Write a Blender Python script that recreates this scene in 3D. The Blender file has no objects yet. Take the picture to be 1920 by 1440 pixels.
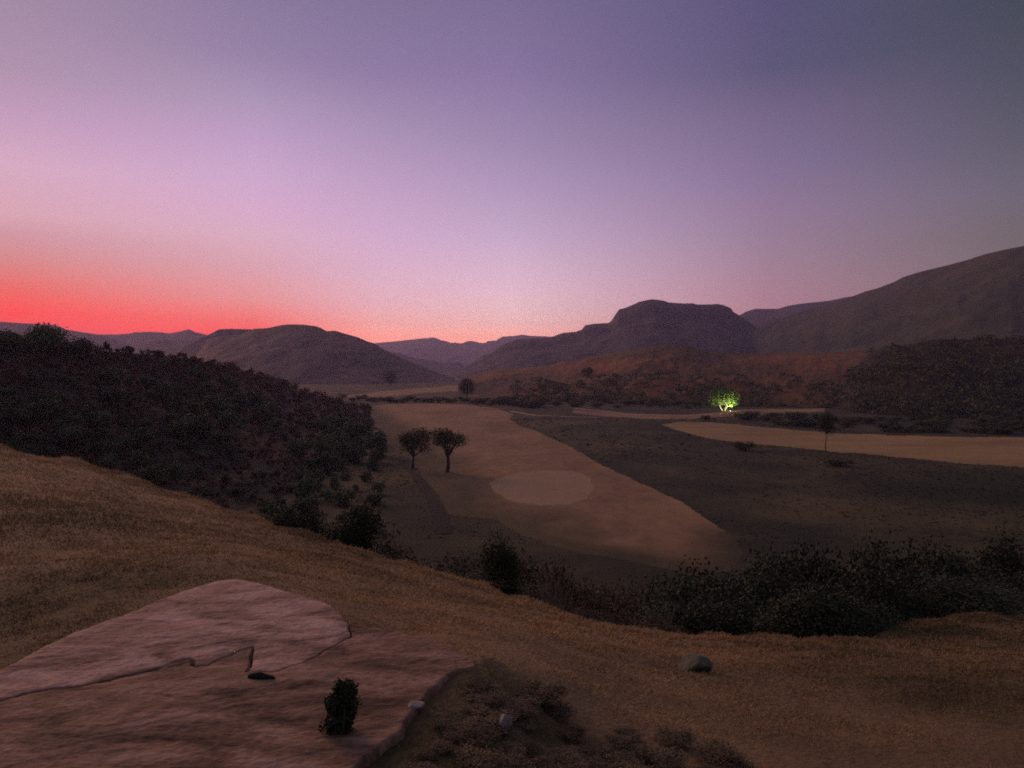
import bpy, math, random
import numpy as np
from mathutils import Vector

R = math.radians
C = bpy.context.scene.collection
rng = np.random.default_rng(7)
random.seed(7)

# ------------------------------------------------------------------ camera
ZC = 27.0                        # eye height above the valley floor
F_PX, TH = 1440.0, math.atan(32 / 1440.0)
cam_d = bpy.data.cameras.new('camera')
cam_d.sensor_width = 36.0
cam_d.lens = 36.0 * F_PX / 1920.0
cam_d.clip_start = 0.1
cam_d.clip_end = 60000
cam = bpy.data.objects.new('camera', cam_d)
cam.location = (0, 0, ZC)
cam.rotation_euler = (R(90) - TH, 0, 0)
C.objects.link(cam)
sc = bpy.context.scene
sc.camera = cam

# ------------------------------------------------------------------ dusk sky
def lin(c):
    return [((x / 255) / 12.92 if x / 255 <= 0.04045 else ((x / 255 + 0.055) / 1.055) ** 2.4) for x in c]

AZ_SET = R(-40)                  # where the sun went down
HAZE_D, HAZE_TOP, HAZE_R = 0.00014, 345.0, 8600.0      # density, top above the valley, half width
def through_haze(col, e, d):
    """the clear sky behind the haze that gives the seen colour: haze dims it and adds its own glow"""
    L_ = min((HAZE_TOP - ZC) / max(math.sin(math.radians(e)), 1e-4), HAZE_R * 1.15)
    T = math.exp(-HAZE_D * L_)
    k_ = min(max((d - 7) / 66, 0), 1)
    glow = [a + (b - a) * k_ for a, b in zip((0.30, 0.12, 0.15), (0.15, 0.095, 0.13))]
    return [max((c - g * (1 - T)) / T, 0.01 * c) for c, g in zip(lin(col), glow)]
# distance from the sunset direction (deg): [(elevation deg, sRGB)]
SKY = [
    (7.1, [(0, (255, 80, 54)), (3.4, (251, 84, 70)), (4.9, (234, 108, 102)), (6.7, (216, 137, 136)), (8.2, (210, 150, 160)), (9.5, (217, 165, 178)),
           (12.4, (215, 170, 192)), (15.2, (197, 157, 187)), (18.0, (176, 146, 172)), (21.8, (163, 138, 163)), (40, (128, 114, 140)), (90, (112, 106, 128))]),
    (21.6, [(0, (255, 84, 70)), (2.2, (250, 94, 86)), (3.2, (241, 114, 110)), (4.8, (229, 147, 147)), (7.1, (218, 162, 174)), (9.2, (217, 172, 190)), (10.8, (215, 170, 200)),
            (13.3, (205, 168, 203)), (15.7, (192, 158, 196)), (18.0, (174, 150, 182)), (21.0, (150, 130, 165)), (24.5, (138, 120, 155)), (40, (118, 108, 138)), (90, (112, 106, 128))]),
    (30.0, [(0, (250, 140, 124)), (1.8, (246, 150, 138)), (3.2, (238, 164, 160)), (4.6, (228, 172, 182)), (6.6, (220, 175, 194)), (9.6, (210, 170, 202)), (13.2, (192, 159, 194)),
            (16.5, (172, 147, 181)), (20.5, (145, 124, 163)), (25.0, (130, 114, 150)), (42, (113, 103, 134)), (90, (112, 106, 128))]),
    (40.0, [(0, (246, 150, 136)), (1.9, (243, 160, 148)), (3.2, (234, 178, 176)), (4.3, (230, 184, 190)), (6.1, (222, 182, 200)), (9.6, (198, 168, 198)), (13.0, (178, 152, 186)),
            (16.3, (158, 137, 172)), (21.1, (136, 116, 158)), (25.6, (122, 108, 145)), (45, (110, 102, 130)), (90, (112, 106, 128))]),
    (58.4, [(0, (180, 126, 138)), (4.8, (172, 128, 142)), (7.9, (158, 128, 148)), (10.8, (148, 122, 150)), (14.0, (132, 113, 148)), (17.1, (120, 103, 135)),
            (20.1, (96, 89, 120)), (24.4, (91, 84, 119)), (45, (102, 96, 120)), (90, (112, 106, 128))]),
    (73.0, [(0, (124, 106, 108)), (8.2, (118, 105, 110)), (11.0, (112, 104, 118)), (13.9, (98, 94, 108)), (18.1, (82, 82, 98)), (22.0, (72, 76, 89)), (45, (98, 95, 114)), (90, (112, 106, 128))]),
    (150.0, [(0, (92, 84, 94)), (10, (98, 90, 104)), (22.0, (88, 86, 102)), (45, (98, 95, 114)), (90, (112, 106, 128))]),
]
w = bpy.data.worlds.new('World')
sc.world = w
w.use_nodes = True
nt = w.node_tree
nt.nodes.clear()
def wn(t, **k):
    n = nt.nodes.new(t)
    for a, b in k.items():
        setattr(n, a, b)
    return n
def wmath(op, a, b=None, c=None):
    n = wn('ShaderNodeMath', operation=op)
    for i, s in enumerate((a, b, c)):
        if s is None:
            continue
        if isinstance(s, (int, float)):
            n.inputs[i].default_value = s
        else:
            nt.links.new(s, n.inputs[i])
    return n.outputs[0]
tc = wn('ShaderNodeTexCoord')
sx = wn('ShaderNodeSeparateXYZ')
nt.links.new(tc.outputs['Generated'], sx.inputs[0])
az = wmath('ARCTAN2', sx.outputs[0], sx.outputs[1])
dd = wmath('ABSOLUTE', wmath('WRAP', wmath('SUBTRACT', az, AZ_SET), math.pi, -math.pi))
ddeg = wmath('MULTIPLY', dd, 180 / math.pi)
hyp = wmath('SQRT', wmath('ADD', wmath('MULTIPLY', sx.outputs[0], sx.outputs[0]), wmath('MULTIPLY', sx.outputs[1], sx.outputs[1])))
el = wmath('MULTIPLY', wmath('ARCTAN2', sx.outputs[2], hyp), 180 / math.pi)
fac = wmath('POWER', wmath('MULTIPLY', wmath('MAXIMUM', el, 0.0), 1 / 90.0), 0.5)
prev = None
for i, (d0, stops) in enumerate(SKY):
    rp = wn('ShaderNodeValToRGB')
    cr = rp.color_ramp
    cr.interpolation = 'LINEAR'
    for k, (e, col) in enumerate(stops):
        p = math.sqrt(e / 90.0)
        q = cr.elements[k] if k < 2 else cr.elements.new(p)
        q.position = p
        q.color = [c_ / 4 for c_ in through_haze(col, e, d0)] + [1]
    nt.links.new(fac, rp.inputs[0])
    if prev is None:
        prev = rp.outputs[0]
    else:
        mr = wn('ShaderNodeMapRange', clamp=True)
        mr.inputs[1].default_value = SKY[i - 1][0]
        mr.inputs[2].default_value = d0
        nt.links.new(ddeg, mr.inputs[0])
        mx = wn('ShaderNodeMix', data_type='RGBA')
        nt.links.new(mr.outputs[0], mx.inputs[0])
        nt.links.new(prev, mx.inputs[6])
        nt.links.new(rp.outputs[0], mx.inputs[7])
        prev = mx.outputs[2]
bg = wn('ShaderNodeBackground')
bg.inputs[1].default_value = 4.0
nt.links.new(prev, bg.inputs[0])
wo = wn('ShaderNodeOutputWorld')
nt.links.new(bg.outputs[0], wo.inputs[0])

# the afterglow beyond the horizon, as one broad weak sun
sun_d = bpy.data.lights.new('sun', 'SUN')
sun_d.energy = 1.35
sun_d.angle = R(28)
sun_d.color = (1.0, 0.50, 0.26)
sun = bpy.data.objects.new('sun', sun_d)
e0 = R(18)
dv = Vector((math.sin(AZ_SET) * math.cos(e0), math.cos(AZ_SET) * math.cos(e0), math.sin(e0)))
sun.rotation_euler = dv.to_track_quat('Z', 'Y').to_euler()
sun.location = dv * 50 + Vector((0, 0, ZC))
C.objects.link(sun)

vs = sc.view_settings
vs.view_transform = 'Standard'
vs.look = 'None'
vs.exposure = 0.0
vs.gamma = 1.0
vs.use_curve_mapping = False
sc.render.engine = 'CYCLES'
sc.cycles.use_denoising = False
sc.cycles.max_bounces = 4
sc.cycles.volume_bounces = 0
sc.cycles.filter_width = 1.8

# ------------------------------------------------------------------ helpers
def raydir(u, v):
    u, v = np.asarray(u, float), np.asarray(v, float)
    a, b = (u - 960) / F_PX, -(v - 720) / F_PX
    y = math.cos(TH) + b * math.sin(TH)
    z = -math.sin(TH) + b * math.cos(TH)
    return a / y, z / y                       # x per unit y, rise per unit y

def at(u, v, Y):
    X, D = raydir(u, v)
    return np.stack([X * Y, np.asarray(Y, float) + 0 * X, ZC + D * Y], -1)

def on_plane(u, v, z):
    X, D = raydir(u, v)
    Y = (z - ZC) / D
    return np.stack([X * Y, Y], -1)

def hash2(ix, iy, seed):
    h = (ix.astype(np.int64) * 374761393 + iy.astype(np.int64) * 668265263 + seed * 974711) & 0xffffffff
    h = ((h ^ (h >> 13)) * 1274126177) & 0xffffffff
    return ((h ^ (h >> 16)) & 0xffff) / 65535.0

def vnoise(x, y, seed=0):
    ix, iy = np.floor(x), np.floor(y)
    fx, fy = x - ix, y - iy
    fx, fy = fx * fx * (3 - 2 * fx), fy * fy * (3 - 2 * fy)
    a, b = hash2(ix, iy, seed), hash2(ix + 1, iy, seed)
    c, d = hash2(ix, iy + 1, seed), hash2(ix + 1, iy + 1, seed)
    return (a * (1 - fx) + b * fx) * (1 - fy) + (c * (1 - fx) + d * fx) * fy - 0.5

def fbm(x, y, seed=0, octv=4, gain=0.5):
    s, a = 0, 1.0
    for o in range(octv):
        s = s + a * vnoise(x * 2 ** o + 17.3 * o, y * 2 ** o - 9.1 * o, seed + o)
        a *= gain
    return s

def inside(px, py, poly):
    poly = np.asarray(poly)
    res = np.zeros(px.shape, bool)
    n = len(poly)
    for i in range(n):
        x0, y0 = poly[i]
        x1, y1 = poly[(i + 1) % n]
        if y0 == y1:
            continue
        c = ((y0 > py) != (y1 > py)) & (px < (x1 - x0) * (py - y0) / (y1 - y0) + x0)
        res ^= c
    return res

def edge_dist(px, py, poly):
    poly = np.asarray(poly)
    best = np.full(px.shape, 1e9)
    for i in range(len(poly)):
        a, b = poly[i], poly[(i + 1) % len(poly)]
        ab = b - a
        t = np.clip(((px - a[0]) * ab[0] + (py - a[1]) * ab[1]) / max(1e-9, ab @ ab), 0, 1)
        best = np.minimum(best, np.hypot(px - a[0] - t * ab[0], py - a[1] - t * ab[1]))
    return best

def mesh_np(name, verts, faces, mat, parent=None, smooth=True, attr=None):
    """one mesh object out of numpy arrays; faces is an (n,3) or (n,4) array or a list of such"""
    if not isinstance(faces, list):
        faces = [faces]
    faces = [f for f in faces if len(f)]
    me = bpy.data.meshes.new(name)
    verts = np.ascontiguousarray(verts, np.float32)
    me.vertices.add(len(verts))
    me.vertices.foreach_set('co', verts.ravel())
    loops = np.concatenate([f.ravel() for f in faces]).astype(np.int32)
    tot = np.concatenate([np.full(len(f), f.shape[1]) for f in faces]).astype(np.int32)
    st = np.concatenate([[0], np.cumsum(tot)[:-1]]).astype(np.int32)
    me.loops.add(len(loops))
    me.loops.foreach_set('vertex_index', loops)
    me.polygons.add(len(tot))
    me.polygons.foreach_set('loop_start', st)
    me.polygons.foreach_set('loop_total', tot)
    me.update(calc_edges=True)
    me.polygons.foreach_set('use_smooth', np.full(len(tot), smooth))
    if attr is not None:
        for an, val in attr.items():
            at_ = me.attributes.new(an, 'FLOAT', 'POINT')
            at_.data.foreach_set('value', np.ascontiguousarray(val, np.float32))
    if mat is not None:
        me.materials.append(mat)
    o = bpy.data.objects.new(name, me)
    C.objects.link(o)
    if parent is not None:
        o.parent = parent
    return o

def compact(verts, faces, attr=None):
    used = np.unique(faces)
    m = np.full(len(verts), -1, np.int64)
    m[used] = np.arange(len(used))
    return verts[used], m[faces], ({k: v[used] for k, v in attr.items()} if attr else None)

def grid_faces(nr, nc):
    i = np.arange(nr * nc).reshape(nr, nc)
    return np.stack([i[:-1, :-1], i[:-1, 1:], i[1:, 1:], i[1:, :-1]], -1).reshape(-1, 4)

def empty(name, loc, rz=0.0):
    o = bpy.data.objects.new(name, None)
    o.location = loc
    o.rotation_euler = (0, 0, rz)
    C.objects.link(o)
    return o

def tag(o, label, cat, group=None):
    o['label'] = label
    o['category'] = cat
    if group:
        o['group'] = group
    return o

def structure(o):
    o['kind'] = 'structure'
    return o

def stuff(o, label=None, cat=None):
    o['kind'] = 'stuff'
    if label:
        o['label'] = label
    if cat:
        o['category'] = cat
    return o

# ------------------------------------------------------------------ materials
def material(name, stops, scale=1.0, detail=6.0, rough=0.9, bump=0.0, bump_scale=None, stretch=(1, 1, 1), fine=None, blend=None,
             per_object=0.0, spec=0.2, distortion=0.3, rotz=0.0):
    """noise driven colour; stops: [(pos, rgb)]; fine=(scale, strength) adds a second smaller value grain;
    blend=(attribute, stops) crossfades to a second colour set by a mesh attribute"""
    m = bpy.data.materials.new(name)
    m.use_nodes = True
    t = m.node_tree
    t.nodes.clear()
    out = t.nodes.new('ShaderNodeOutputMaterial')
    bs = t.nodes.new('ShaderNodeBsdfPrincipled')
    bs.inputs['Roughness'].default_value = rough
    bs.inputs['Specular IOR Level'].default_value = spec
    t.links.new(bs.outputs[0], out.inputs[0])
    co = t.nodes.new('ShaderNodeTexCoord')
    mp = t.nodes.new('ShaderNodeMapping')
    mp.inputs['Scale'].default_value = stretch
    mp.inputs['Rotation'].default_value = (0, 0, rotz)
    t.links.new(co.outputs['Object'], mp.inputs[0])
    def noise(s, d, dist=0.0):
        n = t.nodes.new('ShaderNodeTexNoise')
        n.inputs['Scale'].default_value = s
        n.inputs['Detail'].default_value = d
        n.inputs['Roughness'].default_value = 0.6
        n.inputs['Distortion'].default_value = dist
        t.links.new(mp.outputs[0], n.inputs['Vector'])
        return n.outputs[0]
    def ramp(src, st):
        r_ = t.nodes.new('ShaderNodeValToRGB')
        for k, (p, c) in enumerate(st):
            q = r_.color_ramp.elements[k] if k < 2 else r_.color_ramp.elements.new(p)
            q.position = p
            q.color = tuple(c) + (1,)
        t.links.new(src, r_.inputs[0])
        return r_.outputs[0]
    def mix(f, a, b, mode='MIX'):
        x = t.nodes.new('ShaderNodeMix')
        x.data_type = 'RGBA'
        x.blend_type = mode
        if isinstance(f, float):
            x.inputs[0].default_value = f
        else:
            t.links.new(f, x.inputs[0])
        t.links.new(a, x.inputs[6])
        t.links.new(b, x.inputs[7])
        return x.outputs[2]
    n1 = noise(scale, detail, distortion)
    col = ramp(n1, stops)
    if blend:
        an, st2 = blend
        a_ = t.nodes.new('ShaderNodeAttribute')
        a_.attribute_name = an
        col = mix(a_.outputs['Fac'], col, ramp(noise(0.022, 9, 0.6), st2))
    if fine:
        g = ramp(noise(fine[0], 4.0), [(0.3, (1 - fine[1],) * 3), (0.7, (1 + 0 * fine[1],) * 3)])
        col = mix(1.0, col, g, 'MULTIPLY')
    if per_object:
        oi = t.nodes.new('ShaderNodeObjectInfo')
        hv = t.nodes.new('ShaderNodeHueSaturation')
        ma = t.nodes.new('ShaderNodeMapRange')
        ma.inputs[3].default_value = 1 - per_object
        ma.inputs[4].default_value = 1 + per_object
        t.links.new(oi.outputs['Random'], ma.inputs[0])
        t.links.new(ma.outputs[0], hv.inputs['Value'])
        t.links.new(col, hv.inputs['Color'])
        col = hv.outputs[0]
    t.links.new(col, bs.inputs['Base Color'])
    if bump:
        b_ = t.nodes.new('ShaderNodeBump')
        b_.inputs['Strength'].default_value = 1.0
        b_.inputs['Distance'].default_value = bump
        t.links.new(noise(bump_scale or scale * 6, 8.0), b_.inputs['Height'])
        t.links.new(b_.outputs[0], bs.inputs['Normal'])
    return m

M = {}
M['ground'] = material('dry_hill_grass', [(0.30, (0.16, 0.12, 0.06)), (0.44, (0.26, 0.175, 0.088)), (0.58, (0.345, 0.22, 0.112)), (0.72, (0.40, 0.26, 0.137))],
                       scale=0.35, detail=9, bump=0.05, bump_scale=9, fine=(26, 0.45),
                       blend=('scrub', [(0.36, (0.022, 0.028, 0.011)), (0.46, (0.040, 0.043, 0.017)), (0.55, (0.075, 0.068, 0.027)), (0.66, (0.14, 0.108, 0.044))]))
M['field'] = material('mown_dry_field', [(0.32, (0.24, 0.145, 0.07)), (0.5, (0.34, 0.205, 0.10)), (0.68, (0.43, 0.265, 0.125))], scale=0.035, detail=8, stretch=(1, 0.45, 1), fine=(0.35, 0.3), blend=('scrub', [(0.36, (0.022, 0.028, 0.011)), (0.46, (0.040, 0.043, 0.017)), (0.55, (0.075, 0.068, 0.027)), (0.66, (0.14, 0.108, 0.044))]))
M['pale_field'] = material('pale_dry_field', [(0.32, (0.30, 0.20, 0.085)), (0.5, (0.40, 0.265, 0.105)), (0.68, (0.46, 0.31, 0.13))], scale=0.03, detail=10, stretch=(0.5, 1.6, 1), fine=(0.3, 0.3))
M['green'] = material('golf_green', [(0.3, (0.36, 0.245, 0.13)), (0.7, (0.42, 0.29, 0.155))], scale=0.1, detail=5, fine=(0.7, 0.15))
M['track'] = material('dirt_track', [(0.3, (0.42, 0.33, 0.22)), (0.7, (0.52, 0.42, 0.28))], scale=0.2)
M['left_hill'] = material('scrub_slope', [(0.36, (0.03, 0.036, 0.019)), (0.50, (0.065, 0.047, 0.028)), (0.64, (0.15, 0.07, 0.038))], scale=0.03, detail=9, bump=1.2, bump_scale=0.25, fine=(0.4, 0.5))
M['red_hill'] = material('russet_grass_slope', [(0.36, (0.06, 0.045, 0.018)), (0.50, (0.16, 0.075, 0.024)), (0.66, (0.29, 0.115, 0.032))], scale=0.007, detail=9, bump=0.7, bump_scale=0.08, fine=(0.12, 0.3))
M['dark_hill'] = material('wooded_slope', [(0.36, (0.02, 0.024, 0.011)), (0.55, (0.045, 0.036, 0.015)), (0.70, (0.09, 0.052, 0.021))], scale=0.015, detail=9, bump=2.0, bump_scale=0.12, fine=(0.2, 0.5))
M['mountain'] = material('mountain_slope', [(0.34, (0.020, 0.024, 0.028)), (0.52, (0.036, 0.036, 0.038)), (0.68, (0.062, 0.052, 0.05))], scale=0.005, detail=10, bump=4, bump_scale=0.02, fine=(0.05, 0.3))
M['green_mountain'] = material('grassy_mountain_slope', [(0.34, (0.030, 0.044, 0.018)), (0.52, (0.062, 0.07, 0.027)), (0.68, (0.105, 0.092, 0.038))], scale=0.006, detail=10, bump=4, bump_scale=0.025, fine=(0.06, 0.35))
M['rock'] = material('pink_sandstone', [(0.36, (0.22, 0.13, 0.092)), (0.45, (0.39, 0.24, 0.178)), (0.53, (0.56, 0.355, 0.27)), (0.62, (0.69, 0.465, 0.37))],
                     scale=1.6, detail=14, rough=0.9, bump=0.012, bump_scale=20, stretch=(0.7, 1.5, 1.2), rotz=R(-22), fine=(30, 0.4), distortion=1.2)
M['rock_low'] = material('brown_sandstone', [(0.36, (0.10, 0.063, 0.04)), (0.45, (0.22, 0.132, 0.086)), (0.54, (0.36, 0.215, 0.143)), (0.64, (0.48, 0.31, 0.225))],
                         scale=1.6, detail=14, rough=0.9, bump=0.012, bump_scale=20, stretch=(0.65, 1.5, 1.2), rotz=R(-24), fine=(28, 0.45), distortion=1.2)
M['boulder'] = material('grey_stone', [(0.3, (0.12, 0.12, 0.085)), (0.7, (0.24, 0.235, 0.17))], scale=4, detail=8, bump=0.02, bump_scale=14, fine=(30, 0.3))
M['slot_dark'] = material('slot_black', [(0.3, (0.012, 0.014, 0.011)), (0.7, (0.03, 0.033, 0.026))], scale=12)  # near-black colour that paints the shade of the ledge slot
M['pale_stone'] = material('pale_stone', [(0.3, (0.22, 0.19, 0.17)), (0.7, (0.42, 0.37, 0.34))], scale=9, detail=6, bump=0.01, bump_scale=30)
M['bark'] = material('bark', [(0.3, (0.045, 0.035, 0.025)), (0.7, (0.10, 0.08, 0.06))], scale=2, detail=8, bump=0.03, bump_scale=8)
M['pale_bark'] = material('pale_bark', [(0.3, (0.18, 0.16, 0.095)), (0.7, (0.30, 0.27, 0.17))], scale=1, detail=8, bump=0.03, bump_scale=5)
M['leaf'] = material('dark_leaves', [(0.36, (0.07, 0.095, 0.045)), (0.5, (0.085, 0.112, 0.053)), (0.66, (0.105, 0.122, 0.058))], scale=0.8, detail=3, per_object=0.35, rough=0.7)
M['far_leaf'] = material('far_leaves', [(0.36, (0.055, 0.068, 0.028)), (0.5, (0.085, 0.092, 0.038)), (0.66, (0.13, 0.12, 0.05))], scale=0.3, detail=3, per_object=0.3, rough=0.8)
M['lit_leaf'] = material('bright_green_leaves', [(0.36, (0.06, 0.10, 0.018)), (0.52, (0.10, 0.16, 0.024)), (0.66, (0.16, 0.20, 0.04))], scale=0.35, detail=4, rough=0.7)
M['near_leaf'] = material('shrub_leaves', [(0.36, (0.034, 0.046, 0.024)), (0.5, (0.046, 0.056, 0.03)), (0.66, (0.06, 0.067, 0.036))], scale=2.5, detail=3, per_object=0.3, rough=0.7)
M['ravine_leaf'] = material('ravine_shrub_leaves', [(0.36, (0.07, 0.06, 0.034)), (0.5, (0.105, 0.085, 0.052)), (0.66, (0.15, 0.115, 0.07))], scale=2.5, detail=3, per_object=0.25, rough=0.8)
M['hill_scrub'] = material('hill_undergrowth', [(0.36, (0.08, 0.052, 0.034)), (0.5, (0.12, 0.064, 0.04)), (0.66, (0.18, 0.08, 0.046))], scale=0.03, detail=8, rough=0.85)
M['valley_scrub'] = material('valley_scrub_leaves', [(0.36, (0.04, 0.046, 0.019)), (0.5, (0.068, 0.065, 0.028)), (0.66, (0.115, 0.092, 0.04))], scale=0.05, detail=6, rough=0.85)
M['brown_leaf'] = material('dry_brown_leaves', [(0.36, (0.11, 0.085, 0.05)), (0.52, (0.17, 0.125, 0.075)), (0.68, (0.23, 0.165, 0.095))], scale=7, detail=3, per_object=0.3, rough=0.8)
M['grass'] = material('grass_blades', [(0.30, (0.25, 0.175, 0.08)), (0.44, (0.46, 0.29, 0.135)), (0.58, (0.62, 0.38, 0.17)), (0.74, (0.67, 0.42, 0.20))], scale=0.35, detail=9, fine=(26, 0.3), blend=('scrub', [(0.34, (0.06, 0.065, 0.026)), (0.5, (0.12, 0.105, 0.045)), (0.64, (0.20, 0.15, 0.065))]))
M['reed'] = material('dry_reed', [(0.3, (0.24, 0.19, 0.12)), (0.7, (0.40, 0.33, 0.22))], scale=5)
M['metal'] = material('dark_metal', [(0.3, (0.05, 0.05, 0.05)), (0.7, (0.09, 0.09, 0.09))], scale=4, rough=0.5)

# ------------------------------------------------------------------ the ground
def rbf_fit(P, val):
    P, val = np.asarray(P, float), np.asarray(val, float)
    n = len(P)
    d = np.linalg.norm(P[:, None] - P[None], axis=-1)
    A = np.zeros((n + 3, n + 3))
    A[:n, :n] = d + 0.004 * np.eye(n)
    A[:n, n], A[:n, n + 1:] = 1, P
    A[n, :n], A[n + 1:, :n] = 1, P.T
    s = np.linalg.solve(A, np.concatenate([val, [0, 0, 0]]))
    def f(x, y):
        r_ = s[n] + s[n + 1] * x + s[n + 2] * y
        for i in range(n):
            r_ = r_ + s[i] * np.sqrt((x - P[i, 0]) ** 2 + (y - P[i, 1]) ** 2)
        return r_
    return f

# the rim of the near slope: picture column, row, metres away
EDGE = [(-260, 800, 28), (0, 835, 26), (160, 866, 26), (300, 915, 24), (450, 960, 21), (560, 995, 19), (640, 1022, 17.5), (760, 1050, 16.5), (860, 1085, 16), (960, 1115, 15.5),
        (1060, 1145, 15), (1130, 1165, 15), (1290, 1190, 14.5), (1420, 1196, 14), (1560, 1198, 14), (1650, 1196, 14.5), (1720, 1165, 16), (1920, 1145, 18), (2200, 1130, 20)]
NEAR = EDGE + [(-200, 1440, 4.5), (0, 1440, 4.5), (300, 1440, 4.6), (690, 1440, 4.10), (800, 1345, 4.70), (870, 1268, 5.30), (905, 1238, 5.60), (1100, 1440, 4.7), (1400, 1440, 5.0), (1920, 1440, 5.5), (2200, 1440, 5.8), (0, 1262, 6.0), (-200, 1300, 5.7), (230, 1160, 7.4),
        (450, 1092, 8.6), (560, 1125, 8.0), (660, 1180, 6.9), (1060, 1300, 5.9), (1000, 1200, 8.5), (1300, 1240, 10), (1250, 1340, 6.6), (1700, 1300, 8),
        (0, 1100, 9.2), (200, 1000, 13), (400, 1045, 10.8), (0, 930, 16), (700, 1110, 10.5), (1500, 1260, 9.6), (1920, 1270, 9)]
_n = np.array(NEAR, float)
_X, _D = raydir(_n[:, 0], _n[:, 1])
near_dip = rbf_fit(np.stack([_X * 1.5, np.log(_n[:, 2])], -1), _D)
_e = np.array(EDGE, float)
_eX = raydir(_e[:, 0], _e[:, 1])[0]

# weedy patches, dark soil, and lens falloff painted at right: x, y, radius, strength
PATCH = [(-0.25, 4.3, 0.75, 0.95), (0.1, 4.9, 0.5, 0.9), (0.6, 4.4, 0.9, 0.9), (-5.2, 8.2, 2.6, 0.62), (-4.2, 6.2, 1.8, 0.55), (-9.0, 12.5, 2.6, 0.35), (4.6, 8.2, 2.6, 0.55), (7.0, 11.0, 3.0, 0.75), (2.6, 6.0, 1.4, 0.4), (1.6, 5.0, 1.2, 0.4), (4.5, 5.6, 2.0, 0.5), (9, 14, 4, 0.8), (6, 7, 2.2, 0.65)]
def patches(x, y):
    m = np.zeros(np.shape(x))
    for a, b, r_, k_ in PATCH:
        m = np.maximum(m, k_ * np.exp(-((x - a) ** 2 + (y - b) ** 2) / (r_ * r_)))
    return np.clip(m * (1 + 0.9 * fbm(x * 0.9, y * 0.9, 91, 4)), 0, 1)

def ground_parts(x, y):
    r = np.hypot(x, y)
    a = np.arctan2(x, y)
    ac = np.clip(a, -0.72, 0.72)
    X = np.tan(ac)
    yy = np.maximum(r * np.cos(ac), 0.5)
    ye = np.interp(X, _eX, _e[:, 2]) * (1 + 0.05 * fbm(X * 30, X * 0 + 3, 11, 3))
    yc = np.clip(yy, 4.3, ye)
    z = ZC + yc * near_dip(X * 1.5, np.log(yc))
    z = z + 0.10 * fbm(x * 0.8, y * 0.8, 3, 4) * np.clip((yy - 2) / 6, 0, 1)
    p = np.clip((yy - ye) / (np.interp(X, [-0.6, -0.2, 0.1], [2.9, 3.4, 4.2]) * ye), 0, 1)
    wgt = 1 - (1 - p) ** 1.7
    base = 0.5 * fbm(x * 0.02, y * 0.02, 5, 4) * np.clip(yy / 120, 0, 1) + 0.12 * fbm(x * 0.2, y * 0.2, 9, 3)
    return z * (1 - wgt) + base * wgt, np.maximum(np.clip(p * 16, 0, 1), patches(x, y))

def ground_z(x, y):
    return ground_parts(np.asarray(x, float), np.asarray(y, float))[0]

az_list = np.concatenate([np.linspace(-math.pi, R(-41), 36)[:-1], np.linspace(R(-41), R(41), 620), np.linspace(R(41), math.pi, 36)[1:]])
r_list = np.concatenate([[0.4, 0.8, 1.4], np.exp(np.arange(math.log(2.0), math.log(36), 0.0125)), np.exp(np.arange(math.log(36), math.log(700), 0.0065)),
                         np.exp(np.arange(math.log(700), math.log(2000), 0.018)), np.exp(np.arange(math.log(2000), math.log(8200), 0.05))])
RR, AA = np.meshgrid(r_list, az_list, indexing='ij')
GX, GY = RR * np.sin(AA), RR * np.cos(AA)
GZ, GS = ground_parts(GX, GY)
gv = np.stack([GX, GY, GZ], -1).reshape(-1, 3)
gf = grid_faces(len(r_list), len(az_list))
gs = GS.ravel()
cen = gv[gf].mean(1)
jit = np.clip(np.hypot(cen[:, 0], cen[:, 1]) * 0.004, 0.1, 6)
cx = cen[:, 0] + jit * 3 * fbm(cen[:, 0] / jit / 9, cen[:, 1] / jit / 9, 21, 3)
cy = cen[:, 1] + jit * 3 * fbm(cen[:, 0] / jit / 9, cen[:, 1] / jit / 9, 31, 3)

def area(px):
    q = np.array(px, float)
    return on_plane(q[:, 0], q[:, 1], 0.0)

MAIN = area([(676, 760), (760, 757), (870, 757), (930, 766), (962, 775), (956, 785), (975, 797), (1010, 812), (1100, 855), (1200, 905), (1290, 950), (1370, 1000), (1392, 1035), (1370, 1070),
             (1300, 1078), (1180, 1052), (1060, 1032), (985, 1004), (930, 974), (850, 965), (815, 920), (785, 880), (748, 835), (716, 806), (690, 785)])
GREEN = area([(918, 902), (950, 888), (1010, 880), (1070, 882), (1108, 893), (1118, 915), (1100, 935), (1060, 946), (1010, 948), (960, 940), (925, 920)])
RIGHT = area([(1236, 797), (1270, 791), (1340, 793), (1480, 806), (1600, 813), (1750, 818), (1920, 821), (2200, 826), (2200, 900), (1920, 876), (1800, 868), (1650, 853), (1540, 845), (1400, 832),
              (1320, 820), (1262, 806)])
STRIP1 = area([(628, 743), (700, 735), (790, 727), (868, 722), (868, 733), (790, 737), (720, 745), (650, 748)])
STRIP2 = area([(884, 733), (960, 732), (956, 742), (885, 743)])
STRIP3 = area([(735, 716), (800, 712), (862, 709.5), (862, 711.5), (800, 715), (740, 719)])
STRIP4 = area([(1070, 769), (1150, 774), (1290, 778), (1400, 768), (1540, 766), (1540, 771), (1440, 776), (1290, 786), (1230, 786), (1150, 782), (1072, 775)])

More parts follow.
